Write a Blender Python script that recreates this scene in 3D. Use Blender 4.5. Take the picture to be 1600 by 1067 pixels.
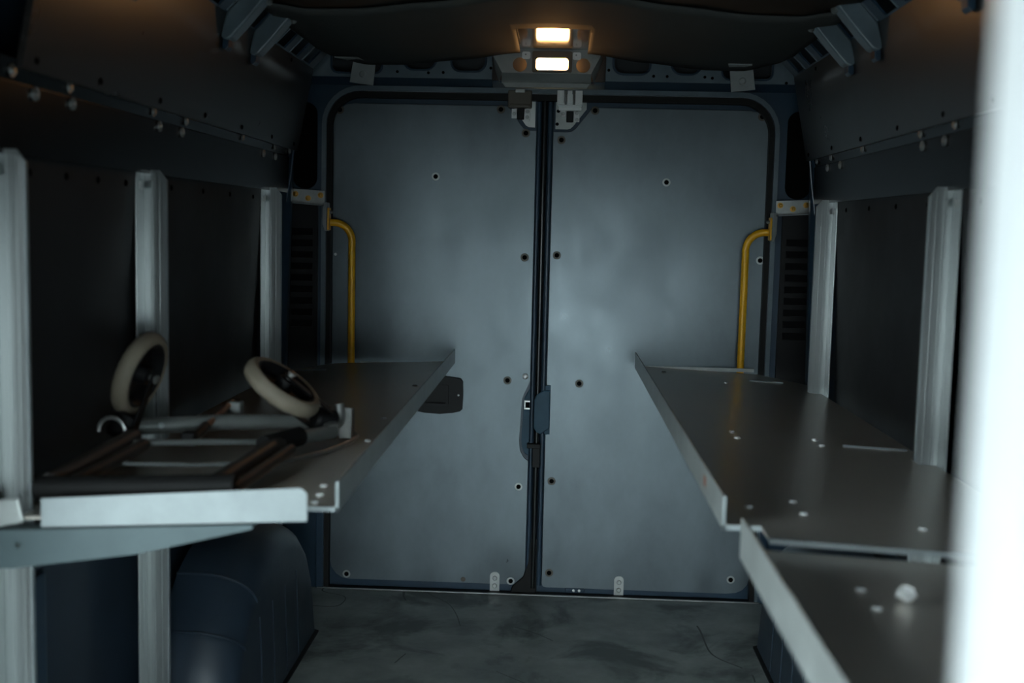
import bpy, bmesh, math, random
from mathutils import Vector, Matrix
from mathutils.geometry import tessellate_polygon
random.seed(4)
S = bpy.context.scene
COL = S.collection
for o in list(bpy.data.objects): bpy.data.objects.remove(o)

# ------------------------------------------------------------------ camera
cam_d = bpy.data.cameras.new('camera'); cam = bpy.data.objects.new('camera', cam_d); COL.objects.link(cam)
cam_d.sensor_width = 36.0; cam_d.lens = 36.0 * 1785.57 / 1600
CAM = Vector((.062, 0, 1.297)); YAW, PIT, ROL = .03958, .09816, .02340
fw = Vector((-math.sin(YAW) * math.cos(PIT), math.cos(YAW) * math.cos(PIT), -math.sin(PIT)))
rt = Vector((math.cos(YAW), math.sin(YAW), 0)); up = rt.cross(fw)
r2 = math.cos(ROL) * rt + math.sin(ROL) * up; u2 = -math.sin(ROL) * rt + math.cos(ROL) * up
M = Matrix((r2, u2, -fw)).transposed().to_4x4(); M.translation = CAM; cam.matrix_world = M
cam_d.dof.use_dof = True; cam_d.dof.focus_distance = 3.95; cam_d.dof.aperture_fstop = 2.9
cam_d.clip_start = .02
S.camera = cam

# ------------------------------------------------------------------ sky light and exposure
w = bpy.data.worlds.new('sky'); S.world = w; w.use_nodes = True
bg = w.node_tree.nodes['Background']; bg.inputs[0].default_value = (.80, .96, 1.0, 1); bg.inputs[1].default_value = 11.5
S.view_settings.view_transform = 'Standard'; S.view_settings.look = 'None'
S.view_settings.gamma = 1; S.view_settings.use_curve_mapping = False; S.view_settings.exposure = 0.0
LAMP_REAR = 44.0

# ------------------------------------------------------------------ materials
def mat(name, col, rough=.5, metal=0., var=.0, scale=6., bump=0., bscale=40., coat=0., rvar=0., spec=None, stretch=(1, 1, 1)):
    m = bpy.data.materials.new(name); m.use_nodes = True
    nt = m.node_tree; b = nt.nodes['Principled BSDF']; L = nt.links
    b.inputs['Base Color'].default_value = (*col, 1); b.inputs['Roughness'].default_value = rough
    b.inputs['Metallic'].default_value = metal; b.inputs['Coat Weight'].default_value = coat
    b.inputs['Coat Roughness'].default_value = .15
    if spec is not None: b.inputs['Specular IOR Level'].default_value = spec
    if var or rvar or bump:
        tc = nt.nodes.new('ShaderNodeNewGeometry'); mp = nt.nodes.new('ShaderNodeMapping'); mp.inputs['Scale'].default_value = stretch
        L.new(tc.outputs['Position'], mp.inputs['Vector'])
    if var or rvar:
        n = nt.nodes.new('ShaderNodeTexNoise'); n.inputs['Scale'].default_value = scale; n.inputs['Detail'].default_value = 6
        n.inputs['Roughness'].default_value = .62
        L.new(mp.outputs[0], n.inputs['Vector'])
        if var:
            cr = nt.nodes.new('ShaderNodeValToRGB')
            cr.color_ramp.elements[0].position = .3; cr.color_ramp.elements[1].position = .7
            cr.color_ramp.elements[0].color = (*[c * (1 - var) for c in col], 1)
            cr.color_ramp.elements[1].color = (*[min(1, c * (1 + var)) for c in col], 1)
            L.new(n.outputs['Fac'], cr.inputs[0]); L.new(cr.outputs[0], b.inputs['Base Color'])
        if rvar:
            mr = nt.nodes.new('ShaderNodeMapRange'); mr.inputs['From Min'].default_value = .3; mr.inputs['From Max'].default_value = .7
            mr.inputs['To Min'].default_value = rough - rvar; mr.inputs['To Max'].default_value = rough + rvar
            L.new(n.outputs['Fac'], mr.inputs[0]); L.new(mr.outputs[0], b.inputs['Roughness'])
    if bump:
        n2 = nt.nodes.new('ShaderNodeTexNoise'); n2.inputs['Scale'].default_value = bscale; n2.inputs['Detail'].default_value = 3
        bp = nt.nodes.new('ShaderNodeBump'); bp.inputs['Strength'].default_value = bump; bp.inputs['Distance'].default_value = .01
        L.new(mp.outputs[0], n2.inputs['Vector']); L.new(n2.outputs['Fac'], bp.inputs['Height']); L.new(bp.outputs[0], b.inputs['Normal'])
    return m

MT = {}
MT['lining'] = mat('grey_door_sheet', (.148, .176, .194), .36, .66, .20, 4.5, .12, 5., rvar=.10, stretch=(1.0, 1.0, .6))
MT['navy'] = mat('navy_paint', (.024, .050, .082), .38, 0, .15, 9, coat=.15, spec=.4)
MT['navy_matt'] = mat('navy_wall_paint', (.016, .028, .045), .5, 0, .2, 6)
MT['steel_blue'] = mat('blue_grey_paint', (.125, .165, .195), .34, .1, .16, 12, coat=.3)
MT['alu'] = mat('aluminium_profile', (.36, .38, .38), .30, .80, .08, 30, rvar=.04, stretch=(6, 6, .03))
MT['alu_bright'] = mat('pale_metal_flange', (.33, .365, .375), .42, .35, .12, 14, rvar=.05)
MT['alu_jamb'] = mat('white_painted_jamb', (.86, .87, .88), .45, 0, .03, 8)
MT['deck'] = mat('worn_sheet_metal', (.74, .68, .61), .28, .50, .03, 5, rvar=.006)
MT['lip'] = mat('galvanised_lip', (.42, .44, .43), .42, .5, .18, 16, rvar=.06)
MT['arm'] = mat('grey_green_paint', (.085, .12, .13), .45, .1, .1, 12)
MT['ply'] = mat('dark_phenolic_plywood', (.024, .021, .020), .29, 0, .2, 5, rvar=.02, spec=.55)
MT['ply_low'] = mat('dark_grey_plywood', (.020, .021, .023), .55, 0, .22, 6, rvar=.06, spec=.2)
MT['belt'] = mat('black_belt_rail', (.005, .006, .007), .22, 0, .15, 9, spec=.15)
MT['black'] = mat('black_plastic', (.008, .008, .009), .50, spec=.25)
MT['rubber'] = mat('black_rubber', (.010, .010, .010), .6, spec=.25)
MT['liner'] = mat('charcoal_headliner', (.060, .063, .062), .75, 0, .08, 5, .03, 120, spec=.2)
MT['roof'] = mat('glossy_roof_paint', (.30, .31, .32), .12, .85, .08, 8)
MT['roof_dark'] = mat('dark_roof_sheet', (.02, .024, .03), .5)
MT['chrome'] = mat('zinc_painted_sheen', (.92, .93, .92), .25, .25)  # whiteness of the base colour stands in for lamp and doorway reflections
MT['zinc'] = mat('dull_zinc', (.45, .46, .45), .38, .8, .12, 30)
MT['brass'] = mat('yellow_zinc', (.75, .42, .10), .35, .8)
MT['yellow'] = mat('yellow_enamel', (1.0, .49, .008), .36, 0, .06, 10)
MT['clip'] = mat('grey_clip_paint', (.33, .35, .35), .5, .1, .1, 14)
MT['bezel'] = mat('lamp_bezel', (.10, .085, .065), .45)
MT['tyre'] = mat('cream_rubber', (.24, .205, .155), .6, 0, .14, 14)
MT['frame_tube'] = mat('grey_frame_tube', (.20, .215, .21), .4, .25, .1, 14)
MT['frame_dark'] = mat('dark_frame_tube', (.045, .04, .038), .42, .1, .1, 14)
MT['copper'] = mat('coppery_rod', (.50, .26, .16), .35, .7)
MT['paper'] = mat('white_scrap', (.85, .85, .84), .7)
MT['red'] = mat('red_paint_smear', (.36, .17, .12), .6)
MT['ground'] = mat('asphalt', (.17, .17, .165), .9, 0, .1, 2)
MT['console'] = mat('console_grey_painted_glow', (.34, .35, .34), .40, .1, .12, 14)  # grey lightened to stand in for lamp glow missing on the console
MT['navy_plate'] = mat('blue_plate_paint', (.040, .098, .150), .5, 0, .12, 12, spec=.3)
MT['gloss_rubber'] = mat('glossy_seal', (.012, .014, .016), .2)
MT['hole'] = mat('hole_dark', (.004, .004, .004), .9, spec=.05)
MT['arch'] = mat('navy_moulded_plastic', (.022, .036, .055), .40, 0, .2, 5, .04, 50, rvar=.05)

def floor_mat():
    m = mat('worn_floor_board', (.33, .365, .355), .45, 0, .35, 6, .03, 40, rvar=.10)
    nt = m.node_tree; L = nt.links; b = nt.nodes['Principled BSDF']
    base = b.inputs['Base Color'].links[0].from_socket
    geo = [n for n in nt.nodes if n.type == 'NEW_GEOMETRY'][0]
    # long thin curving scratches, each set from a field of its own
    cur = base
    for k, (sc, lv) in enumerate(((.9, .47), (1.3, .55), (1.0, .52))):
        n = nt.nodes.new('ShaderNodeTexNoise'); n.noise_dimensions = '4D'; n.inputs['W'].default_value = 3.7 * k + 1
        n.inputs['Scale'].default_value = sc; n.inputs['Detail'].default_value = 1.5; n.inputs['Distortion'].default_value = .3
        L.new(geo.outputs['Position'], n.inputs['Vector'])
        s = nt.nodes.new('ShaderNodeMath'); s.operation = 'SUBTRACT'; s.inputs[1].default_value = lv; L.new(n.outputs['Fac'], s.inputs[0])
        a = nt.nodes.new('ShaderNodeMath'); a.operation = 'ABSOLUTE'; L.new(s.outputs[0], a.inputs[0])
        lt = nt.nodes.new('ShaderNodeMath'); lt.operation = 'LESS_THAN'; lt.inputs[1].default_value = .0011; L.new(a.outputs[0], lt.inputs[0])
        g = nt.nodes.new('ShaderNodeTexNoise'); g.noise_dimensions = '4D'; g.inputs['W'].default_value = k * 2.1; g.inputs['Scale'].default_value = 3; L.new(geo.outputs['Position'], g.inputs['Vector'])
        gt = nt.nodes.new('ShaderNodeMath'); gt.operation = 'GREATER_THAN'; gt.inputs[1].default_value = .52; L.new(g.outputs['Fac'], gt.inputs[0])
        mu = nt.nodes.new('ShaderNodeMath'); mu.operation = 'MULTIPLY'; L.new(lt.outputs[0], mu.inputs[0]); L.new(gt.outputs[0], mu.inputs[1])
        mx = nt.nodes.new('ShaderNodeMix'); mx.data_type = 'RGBA'; L.new(mu.outputs[0], mx.inputs[0]); L.new(cur, mx.inputs[6]); mx.inputs[7].default_value = (.09, .10, .098, 1)
        cur = mx.outputs[2]
    # soaked-in dark blotches with soft edges
    n = nt.nodes.new('ShaderNodeTexNoise'); n.inputs['Scale'].default_value = 3.4; n.inputs['Detail'].default_value = 5; n.inputs['Roughness'].default_value = .6; n.inputs['Distortion'].default_value = .5
    L.new(geo.outputs['Position'], n.inputs['Vector'])
    mr = nt.nodes.new('ShaderNodeMapRange'); mr.inputs['From Min'].default_value = .50; mr.inputs['From Max'].default_value = .62; mr.inputs['To Min'].default_value = 0; mr.inputs['To Max'].default_value = .75
    L.new(n.outputs['Fac'], mr.inputs[0])
    mx = nt.nodes.new('ShaderNodeMix'); mx.data_type = 'RGBA'; L.new(mr.outputs[0], mx.inputs[0]); L.new(cur, mx.inputs[6]); mx.inputs[7].default_value = (.075, .088, .085, 1)
    cur = mx.outputs[2]
    L.new(cur, b.inputs['Base Color'])
    return m
MT['floor'] = floor_mat()

def lens_mat(strength):
    m = bpy.data.materials.new('lit_lamp_lens'); m.use_nodes = True; nt = m.node_tree
    e = nt.nodes.new('ShaderNodeEmission'); e.inputs[0].default_value = (1, .50, .17, 1); e.inputs[1].default_value = strength
    nt.links.new(e.outputs[0], nt.nodes['Material Output'].inputs[0]); return m
MT['lens'] = lens_mat(LAMP_REAR)

# ------------------------------------------------------------------ helpers
def wloc(o):
    v = Vector((0, 0, 0))
    while o is not None: v += o.location; o = o.parent
    return v

class MB:
    def __init__(s): s.v = []; s.f = []; s.smooth = False
    def add(s, vs, fs):
        n = len(s.v); s.v += [tuple(v) for v in vs]; s.f += [tuple(i + n for i in f) for f in fs]; return s
    def box(s, a, b):
        x0, y0, z0 = a; x1, y1, z1 = b
        return s.add([(x0,y0,z0),(x1,y0,z0),(x1,y1,z0),(x0,y1,z0),(x0,y0,z1),(x1,y0,z1),(x1,y1,z1),(x0,y1,z1)],
              [(0,3,2,1),(4,5,6,7),(0,1,5,4),(1,2,6,5),(2,3,7,6),(3,0,4,7)])
    def hexa(s, q0, q1):   # two quads, joined
        return s.add(list(q0) + list(q1), [(3,2,1,0),(4,5,6,7),(0,1,5,4),(1,2,6,5),(2,3,7,6),(3,0,4,7)])
    def prism(s, outer, holes, f, d0, d1):
        """outline (u,v) with holes, f(u,v,d)->point, from depth d0 to d1"""
        loops = [outer] + list(holes); vv = [Vector((p[0], p[1], 0)) for l in loops for p in l]
        tr = tessellate_polygon([[Vector((p[0], p[1], 0)) for p in l] for l in loops])
        n = len(vv); vs = [f(p[0], p[1], d0) for p in vv] + [f(p[0], p[1], d1) for p in vv]
        fs = [tuple(t) for t in tr] + [tuple(n + i for i in reversed(t)) for t in tr]
        k = 0
        for l in loops:
            m = len(l)
            for i in range(m):
                a, b = k + i, k + (i + 1) % m; fs.append((a, b, n + b, n + a))
            k += m
        return s.add(vs, fs)
    def tube(s, pts, r, seg=12, closed=False, r1=None):
        pts = [Vector(p) for p in pts]; N = len(pts); rings = []; prev = None
        for i, p in enumerate(pts):
            if closed: t = (pts[(i+1) % N] - pts[i-1]).normalized()
            else: t = (pts[min(i+1, N-1)] - pts[max(i-1, 0)]).normalized()
            if prev is None:
                a = Vector((0, 0, 1)) if abs(t.z) < .9 else Vector((1, 0, 0)); nrm = t.cross(a).normalized()
            else: nrm = (prev - t * prev.dot(t)).normalized()
            prev = nrm; bn = t.cross(nrm); rr = r if r1 is None else r + (r1 - r) * i / max(1, N - 1)
            rings.append([p + rr * (math.cos(2*math.pi*k/seg) * nrm + math.sin(2*math.pi*k/seg) * bn) for k in range(seg)])
        vs = [v for q in rings for v in q]; fs = []
        for i in range(N if closed else N - 1):
            a, b = i * seg, ((i + 1) % N) * seg
            for k in range(seg): fs.append((a + k, a + (k+1) % seg, b + (k+1) % seg, b + k))
        if not closed: fs += [tuple(range(seg - 1, -1, -1)), tuple((N-1) * seg + k for k in range(seg))]
        return s.add(vs, fs)
    def lathe(s, prof, c, axis, seg=24):
        """prof: (radius, along axis), revolved about axis through c"""
        ax = Vector(axis).normalized(); a = Vector((0, 0, 1)) if abs(ax.z) < .9 else Vector((1, 0, 0))
        e1 = ax.cross(a).normalized(); e2 = ax.cross(e1); c = Vector(c); vs = []; fs = []
        for r, h in prof:
            for k in range(seg):
                t = 2 * math.pi * k / seg; vs.append(c + ax * h + r * (math.cos(t) * e1 + math.sin(t) * e2))
        for i in range(len(prof) - 1):
            for k in range(seg): fs.append((i*seg + k, i*seg + (k+1) % seg, (i+1)*seg + (k+1) % seg, (i+1)*seg + k))
        fs += [tuple(range(seg - 1, -1, -1)), tuple((len(prof)-1) * seg + k for k in range(seg))]
        return s.add(vs, fs)
    def ring(s, prof, c, axis, seg=32):
        ax = Vector(axis).normalized(); a = Vector((0, 0, 1)) if abs(ax.z) < .9 else Vector((1, 0, 0))
        e1 = ax.cross(a).normalized(); e2 = ax.cross(e1); c = Vector(c); n = len(prof)
        vs = [c + ax * h + r * (math.cos(2*math.pi*k/seg) * e1 + math.sin(2*math.pi*k/seg) * e2) for k in range(seg) for r, h in prof]
        return s.add(vs, [(k*n + i, k*n + (i+1) % n, ((k+1) % seg)*n + (i+1) % n, ((k+1) % seg)*n + i) for k in range(seg) for i in range(n)])
    def build(s, name, m, parent=None, bevel=0, smooth=False, seg=2, loc=None):
        me = bpy.data.meshes.new(name); base = wloc(parent) if parent else Vector((0, 0, 0))
        off = base + (Vector(loc) - base if loc is not None else Vector((0, 0, 0)))
        me.from_pydata([tuple(Vector(v) - off) for v in s.v], [], s.f)
        bm = bmesh.new(); bm.from_mesh(me); bmesh.ops.recalc_face_normals(bm, faces=bm.faces)
        if smooth:
            for f in bm.faces: f.smooth = True
            for e in bm.edges:
                if len(e.link_faces) == 2 and e.calc_face_angle(0) > math.radians(38): e.smooth = False
        bm.to_mesh(me); bm.free()
        me.materials.append(MT[m]); o = bpy.data.objects.new(name, me); COL.objects.link(o)
        if parent: o.parent = parent
        o.location = off - base
        if bevel:
            b = o.modifiers.new('bevel', 'BEVEL'); b.width = bevel; b.segments = seg; b.limit_method = 'ANGLE'; b.harden_normals = False
        return o

def place(me, name, parent, p, mx=None):
    """another piece that shares mesh data"""
    o = bpy.data.objects.new(name, me); COL.objects.link(o); o.parent = parent
    o.location = Vector(p) - wloc(parent)
    if mx is not None: o.rotation_euler = mx
    return o
def thing(name, label, cat, loc, group=None):
    o = bpy.data.objects.new(name, None); COL.objects.link(o); o.location = loc; o.empty_display_size = .05
    o['label'] = label; o['category'] = cat
    if group: o['group'] = group
    return o
def tag(o, label, cat, group=None):
    o['label'] = label; o['category'] = cat
    if group: o['group'] = group
    return o
def struct(o, label, cat):
    o['kind'] = 'structure'; o['label'] = label; o['category'] = cat; return o
def rrect(x0, z0, x1, z1, r, n=6, rs=None):
    """rounded rectangle; rs = radii for (bl, br, tr, tl)"""
    rs = rs or (r, r, r, r); out = []
    for (cx, cz, a0, q) in ((x0, z0, 180, rs[0]), (x1, z0, 270, rs[1]), (x1, z1, 0, rs[2]), (x0, z1, 90, rs[3])):
        sx = 1 if cx == x0 else -1; sz = 1 if cz == z0 else -1; c = (cx + sx * q, cz + sz * q)
        if q <= 1e-6: out.append((cx, cz)); continue
        for k in range(n + 1):
            t = math.radians(a0 + 90 * k / n); out.append((c[0] + q * math.cos(t), c[1] + q * math.sin(t)))
    return out
def circ(x, z, r, n=20): return [(x + r * math.cos(2*math.pi*k/n), z + r * math.sin(2*math.pi*k/n)) for k in range(n)]
XZ = lambda u, v, d: (u, d, v)      # outline in x,z, depth along y
XY = lambda u, v, d: (u, v, d)
def bend(p0, c, p1, r, n=8):
    """points of a polyline corner rounded with radius r"""
    p0, c, p1 = Vector(p0), Vector(c), Vector(p1); a = (p0 - c).normalized(); b = (p1 - c).normalized()
    th = a.angle(b); t = r / math.tan(th / 2); o = c + (a + b).normalized() * (r / math.sin(th / 2)); s = c + a * t; e = c + b * t
    out = [p0]
    for k in range(n + 1):
        q = s.lerp(e, k / n) - o; q = q.normalized() * r; out.append(o + q)
    return out + [p1]

# shared bolt / screw meshes (made once as pieces, axis +X or -Y)
def bolt_mesh(name, m, axis, r=.0075, h=.006, seg=10):
    b = MB(); b.lathe([(r*1.45, 0), (r*1.45, h*.25), (r, h*.25), (r, h*.85), (r*.6, h)], (0, 0, 0), axis, seg)
    me = bpy.data.meshes.new(name); me.from_pydata(b.v, [], b.f); me.materials.append(MT[m]); return me
BOLT_R = bolt_mesh('bolt', 'zinc', (1, 0, 0)); BOLT_L = bolt_mesh('bolt', 'zinc', (-1, 0, 0))
def ring_bolt(name, axis):
    b = MB(); b.lathe([(.0115, 0), (.0115, .004), (.0095, .005), (.0085, .002), (.0055, .002), (.005, .006), (.002, .007)], (0, 0, 0), axis, 12)
    me = bpy.data.meshes.new(name); me.from_pydata(b.v, [], b.f); me.materials.append(MT['zinc']); return me
RING_R = ring_bolt('domed_bolt', (1, 0, 0)); RING_L = ring_bolt('domed_bolt', (-1, 0, 0))
DOT_R = bolt_mesh('screw', 'hole', (1, 0, 0), .005, .003, 8); DOT_L = bolt_mesh('screw', 'hole', (-1, 0, 0), .005, .003, 8)
RIVET = bolt_mesh('rivet', 'chrome', (0, 0, 1), .006, .004, 8)
SCREW_Y = bolt_mesh('screw', 'zinc', (0, -1, 0), .006, .003, 10)

# ================================================================== THE VAN BODY
Y0, Y1 = -.45, 4.10
XL, XR = -.955, .995
ground = struct(MB().box((-14, -16, -.72), (14, 16, -.66)).build('ground', 'ground'), 'plain grey asphalt yard under the van', 'ground')

fl = struct(MB().box((XL, Y0, -.03), (XR, 3.972, 0)).build('floor', 'floor'), 'dark scuffed plywood load floor with scratches and stains', 'floor')
sub = MB().box((XL, Y0, -.12), (XR, Y1, -.031)).build('floor_pan', 'navy_matt', fl)
sill = struct(MB().box((-.775, 3.955, .0005), (.80, 3.965, .005)).build('trim_1', 'zinc', bevel=.002), 'thin metal sill strip along the rear floor edge', 'sill strip')

# ---- side walls
def side(sgn):
    nm = 'wall_left' if sgn < 0 else 'wall_right'; c = .02
    X = lambda d: c + sgn * d                    # d = half width
    m = MB(); ya, yb = (1.28, Y1) if sgn < 0 else (Y0, Y1)
    pr = [(.975, -.1), (.975, 1.50), (.945, 1.50), (.945, -.1)]; pu = [(.975, 1.50), (.90, 1.80), (.83, 1.953), (.80, 1.953), (.875, 1.79), (.945, 1.50)]
    m.prism([(X(a), b) for a, b in pr], [], XZ, ya, yb)
    if sgn < 0: m.prism([(X(a), b) for a, b in pr], [], XZ, Y0, .25)     # wall piece added out of view to cut side daylight; open sliding door between
    W = struct(m.build(nm, 'navy_matt'), ('dark left' if sgn < 0 else 'dark right') + ' side wall of the van with plywood panels and black belt rail', 'wall')
    MB().prism([(X(a), b) for a, b in pu], [], XZ, Y0, yb).build('cant_rail', 'navy_matt', W)
    yf = 1.61 if sgn < 0 else 1.3
    # upper plywood panel (leans inwards to the roof)
    ub, ut, yr = (.852, 1.543), (.797, 1.820), 3.87
    u0 = 1.885 if sgn < 0 else 1.35
    q = lambda y, d: [(X(ub[0] + d), y, ub[1]), (X(ut[0] + d), y, ut[1])]
    m = MB(); a, b = q(u0, 0), q(yr, 0); a2, b2 = q(u0, .012), q(yr - .004, .012)
    m.hexa([a[0], b[0], b[1], a[1]], [a2[0], b2[0], b2[1], a2[1]])
    UP = m.build('upper_panel', 'ply', W)
    for y in ([1.93, 2.20, 2.53, 2.85, 3.18, 3.51, 3.80] if sgn < 0 else [2.22, 2.50, 2.83, 3.17, 3.50, 3.82]):
        t = .018 / .277
        place(DOT_R if sgn < 0 else DOT_L, 'screw', UP, (X(ub[0] + (ut[0]-ub[0]) * t - .0005), y, ub[1] + .018))
        if 3.0 < y < 3.75: place(DOT_R if sgn < 0 else DOT_L, 'screw', UP, (X(ut[0] + .004 - .0005), y + .05, ut[1] - .02))
    # belt rail: lower face + small upper ledge step
    m = MB(); m.prism([(X(.945), 1.40), (X(.867), 1.40), (X(.863), 1.518), (X(.868), 1.521), (X(.858), 1.556), (X(.945), 1.556)], [], XZ, yf, 3.80)
    B = m.build('belt_rail', 'belt', W)
    hi = [1.87, 2.09, 2.525, 2.745, 3.235, 3.60, 3.795] if sgn < 0 else [2.46, 2.69, 3.195, 3.56, 3.75]
    lo = [1.95, 2.10, 2.56, 2.715, 3.467, 3.61] if sgn < 0 else [2.52, 2.67, 3.44, 3.60]
    for y in hi: place(BOLT_R if sgn < 0 else BOLT_L, 'bolt', B, (X(.862), y, 1.536))
    for y in lo: place(RING_R if sgn < 0 else RING_L, 'domed_bolt', B, (X(.8625), y, 1.507))
    # lower plywood panels, each leaning outwards below
    segs = [(1.62, 1.79), (1.885, 2.475), (2.560, 3.525)] if sgn < 0 else [(1.55, 2.44), (2.53, 3.53)]
    for i, (a, b) in enumerate(segs):
        zb = .50 if i != 1 or sgn > 0 else .69
        pq = lambda y, d: [(X(.912 + d), y, zb), (X(.880 + d), y, 1.405)]
        A, Bq = pq(a, 0), pq(b, 0); A2, B2 = pq(a, .01), pq(b, .01)
        LP = MB().hexa([A[0], Bq[0], Bq[1], A[1]], [A2[0], B2[0], B2[1], A2[1]]).build('lower_panel', 'ply_low', W)
        n = 4 if b - a > .55 else 3
        for k in range(n):
            y = a + (b - a) * (k + .55) / n
            place(DOT_R if sgn < 0 else DOT_L, 'screw', LP, (X(.8805), y, 1.375))
    # body pillars behind the uprights, below the shelf
    for y, wd in ((1.98, .13), (2.62, .10), (3.63, .10)):
        m = MB(); m.hexa([(X(.945), y, 0), (X(.93), y + .02, 0), (X(.93), y + wd, 0), (X(.945), y + wd + .02, 0)],
                         [(X(.945), y, .62), (X(.93), y + .02, .62), (X(.93), y + wd, .62), (X(.945), y + wd + .02, .62)])
        m.build('body_pillar', 'navy', W, bevel=.006)
    # slotted roof rail between panel and headliner
    p0, p1 = Vector((X(.799), 0, 1.814)), Vector((X(.752), 0, 1.862))
    nrm = Vector((sgn * .05, 0, .045)).normalized()
    f = lambda u, v, d: tuple(p0.lerp(p1, v) + Vector((0, u, 0)) + nrm * d)
    holes = []; y = 1.70
    while y < 3.70:
        holes.append([(y, .10), (y + .105, .10), (y + .105, .93), (y, .93)]); y += .165
    RR = MB().prism([(1.6, 0), (3.86, 0), (3.86, 1.02), (1.6, 1.02)], holes, f, 0, .006).build('roof_rail', 'navy', W)
    for h in holes:
        y = h[0][0] - .004
        MB().hexa([f(y, .08, -.003), f(y + .004, .08, -.003), f(y + .004, .95, -.003), f(y, .95, -.003)],
                  [f(y, .08, .012), f(y + .004, .08, .012), f(y + .004, .95, .012), f(y, .95, .012)]).build('slot_edge', 'steel_blue', RR)
    # roof bow ends: hat-shaped sheet metal tongues over the rail and the panel
    for y in (2.22, 2.86, 3.12):
        m = MB(); run = [(.690, 1.885), (.750, 1.868), (.797, 1.815), (.812, 1.765), (.812, 1.755)]
        inn = [(.690, 1.862), (.712, 1.836), (.758, 1.782), (.786, 1.752), (.800, 1.748)]
        pol = [(X(a), b) for a, b in run] + [(X(a), b) for a, b in reversed(inn)]
        top = m.prism(pol, [], XZ, y, y + .055)
        RB = m.build('roof_bow', 'steel_blue', W, bevel=.006, seg=3)
        MB().prism([(X(.794), 1.756), (X(.810), 1.756), (X(.812), 1.730), (X(.804), 1.724), (X(.796), 1.732)], [], XZ, y + .012, y + .05).build('hook', 'navy', RB, bevel=.002)
        MB().lathe([(.009, 0), (.009, .008), (.004, .012)], (X(.700), y + .03, 1.850), (-sgn * .8, 0, -1), 10).build('bolt', 'zinc', RB)
    return W
WL, WR = side(-1), side(1)

# ---- cab partition: unseen, added to block and shape the light from the front
struct(MB().prism([(XL, 0), (-.22, 0), (-.22, 1.20), (.80, 1.20), (.80, 0), (XR, 0), (XR, 1.954), (XL, 1.954)], [], XZ, Y0, Y0 + .02).build('wall_front', 'navy_matt'), 'unseen dark cab partition added at the front, its doorway opening shaped for the light', 'wall')
# ---- ceiling
CE = struct(MB().box((-.80, Y0, 1.955), (.84, Y1, 1.975)).build('ceiling', 'roof_dark'), 'dark van roof with charcoal headliner sheets', 'ceiling')
def hz(x):      # headliner height across the van
    t = abs(x - .025); ks = [(0, 1.884), (.12, 1.881), (.30, 1.856), (.5, 1.836), (.62, 1.834), (.70, 1.846), (.78, 1.856)]
    for (a, za), (b, zb) in zip(ks, ks[1:]):
        if t <= b: u = (t - a) / (b - a); u = u*u*(3-2*u) * .5 + u * .5; return za + (zb - za) * u
    return ks[-1][1]
def liner(y0, y1, notch, rc, dz=0):
    xs = sorted(set([-.725 + i * .025 for i in range(61)] + [-.085, .137])); bm = MB()
    def ymax(x):
        d = (.775 - .025 + .0) ; e = .75 - abs(x - .025)
        return y1 if e >= rc else y1 - rc * 1.15 * (1 - math.sqrt(max(0, 1 - (1 - e / rc) ** 2)))
    ys = lambda x: [y0 + (3.42 - y0) * k / 6 for k in range(6)] + [3.42 + (ymax(x) - 3.42) * k / 6 for k in range(7)] if notch else [y0, (y0 + y1) / 2, y1]
    for xa, xb in zip(xs, xs[1:]):
        cut = notch and xa >= -.0851 and xb <= .1371
        A, B_ = ys(xa), ys(xb)
        for k in range(len(A) - 1):
            if cut and k >= 6: continue
            v = [(x, y, hz(x) + dz - (.006 * max(0, (y - 3.6) / .25) if notch else 0)) for x, y in ((xa, A[k]), (xb, B_[k]), (xb, B_[k+1]), (xa, A[k+1]))]
            bm.add(v, [(0, 1, 2, 3)])
    o = bm.build('headliner', 'liner', CE, smooth=True)
    b = bmesh.new(); b.from_mesh(o.data); bmesh.ops.remove_doubles(b, verts=b.verts, dist=1e-5)
    for f in b.faces:
        if f.normal.z > 0: f.normal_flip()
    b.to_mesh(o.data); b.free()
    s = o.modifiers.new('thick', 'SOLIDIFY'); s.thickness = .005; s.offset = -1
    return o
liner(2.93, 3.845, True, .16)
liner(.2, 2.965, False, .0001, .008)
# painted roof stiffener just above the lamp notch: glossy, mirrors the lamp
MB().box((-.30, 3.36, 1.8925), (.35, 3.885, 1.899)).build('roof_stiffener', 'roof', CE)
# clips that hold the headliner to the header
def clip(x, tilt, bar):
    C = MB(); T = lambda u, v: (x + u * math.cos(tilt) - (v - 1.80) * math.sin(tilt), 1.80 + (v - 1.80) * math.cos(tilt) + u * math.sin(tilt))
    C.prism([T(-.038, 1.842), T(.038, 1.842), T(.040, 1.768), T(-.040, 1.768)], [], XZ, 3.868, 3.872)
    a, b = T(-.038, 1.838), T(.038, 1.838)
    C.hexa([(a[0], 3.872, a[1]), (b[0], 3.872, b[1]), (b[0], 3.868, b[1] + .004), (a[0], 3.868, a[1] + .004)],
           [(a[0] - .03, 3.70, 1.829), (b[0] - .03, 3.70, 1.829), (b[0] - .03, 3.70, 1.833), (a[0] - .03, 3.70, 1.833)])
    o = C.build('headliner_clip', 'clip', CE, bevel=.001)
    p = T(0, 1.800); MB().lathe([(.012, 0), (.012, .003), (.008, .005)], (p[0], 3.868, p[1]), (0, -1, 0), 14).build('clip_cap', 'clip', o)
    return o
clip(-.612, -.13, False); clip(.650, .12, True)

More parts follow.
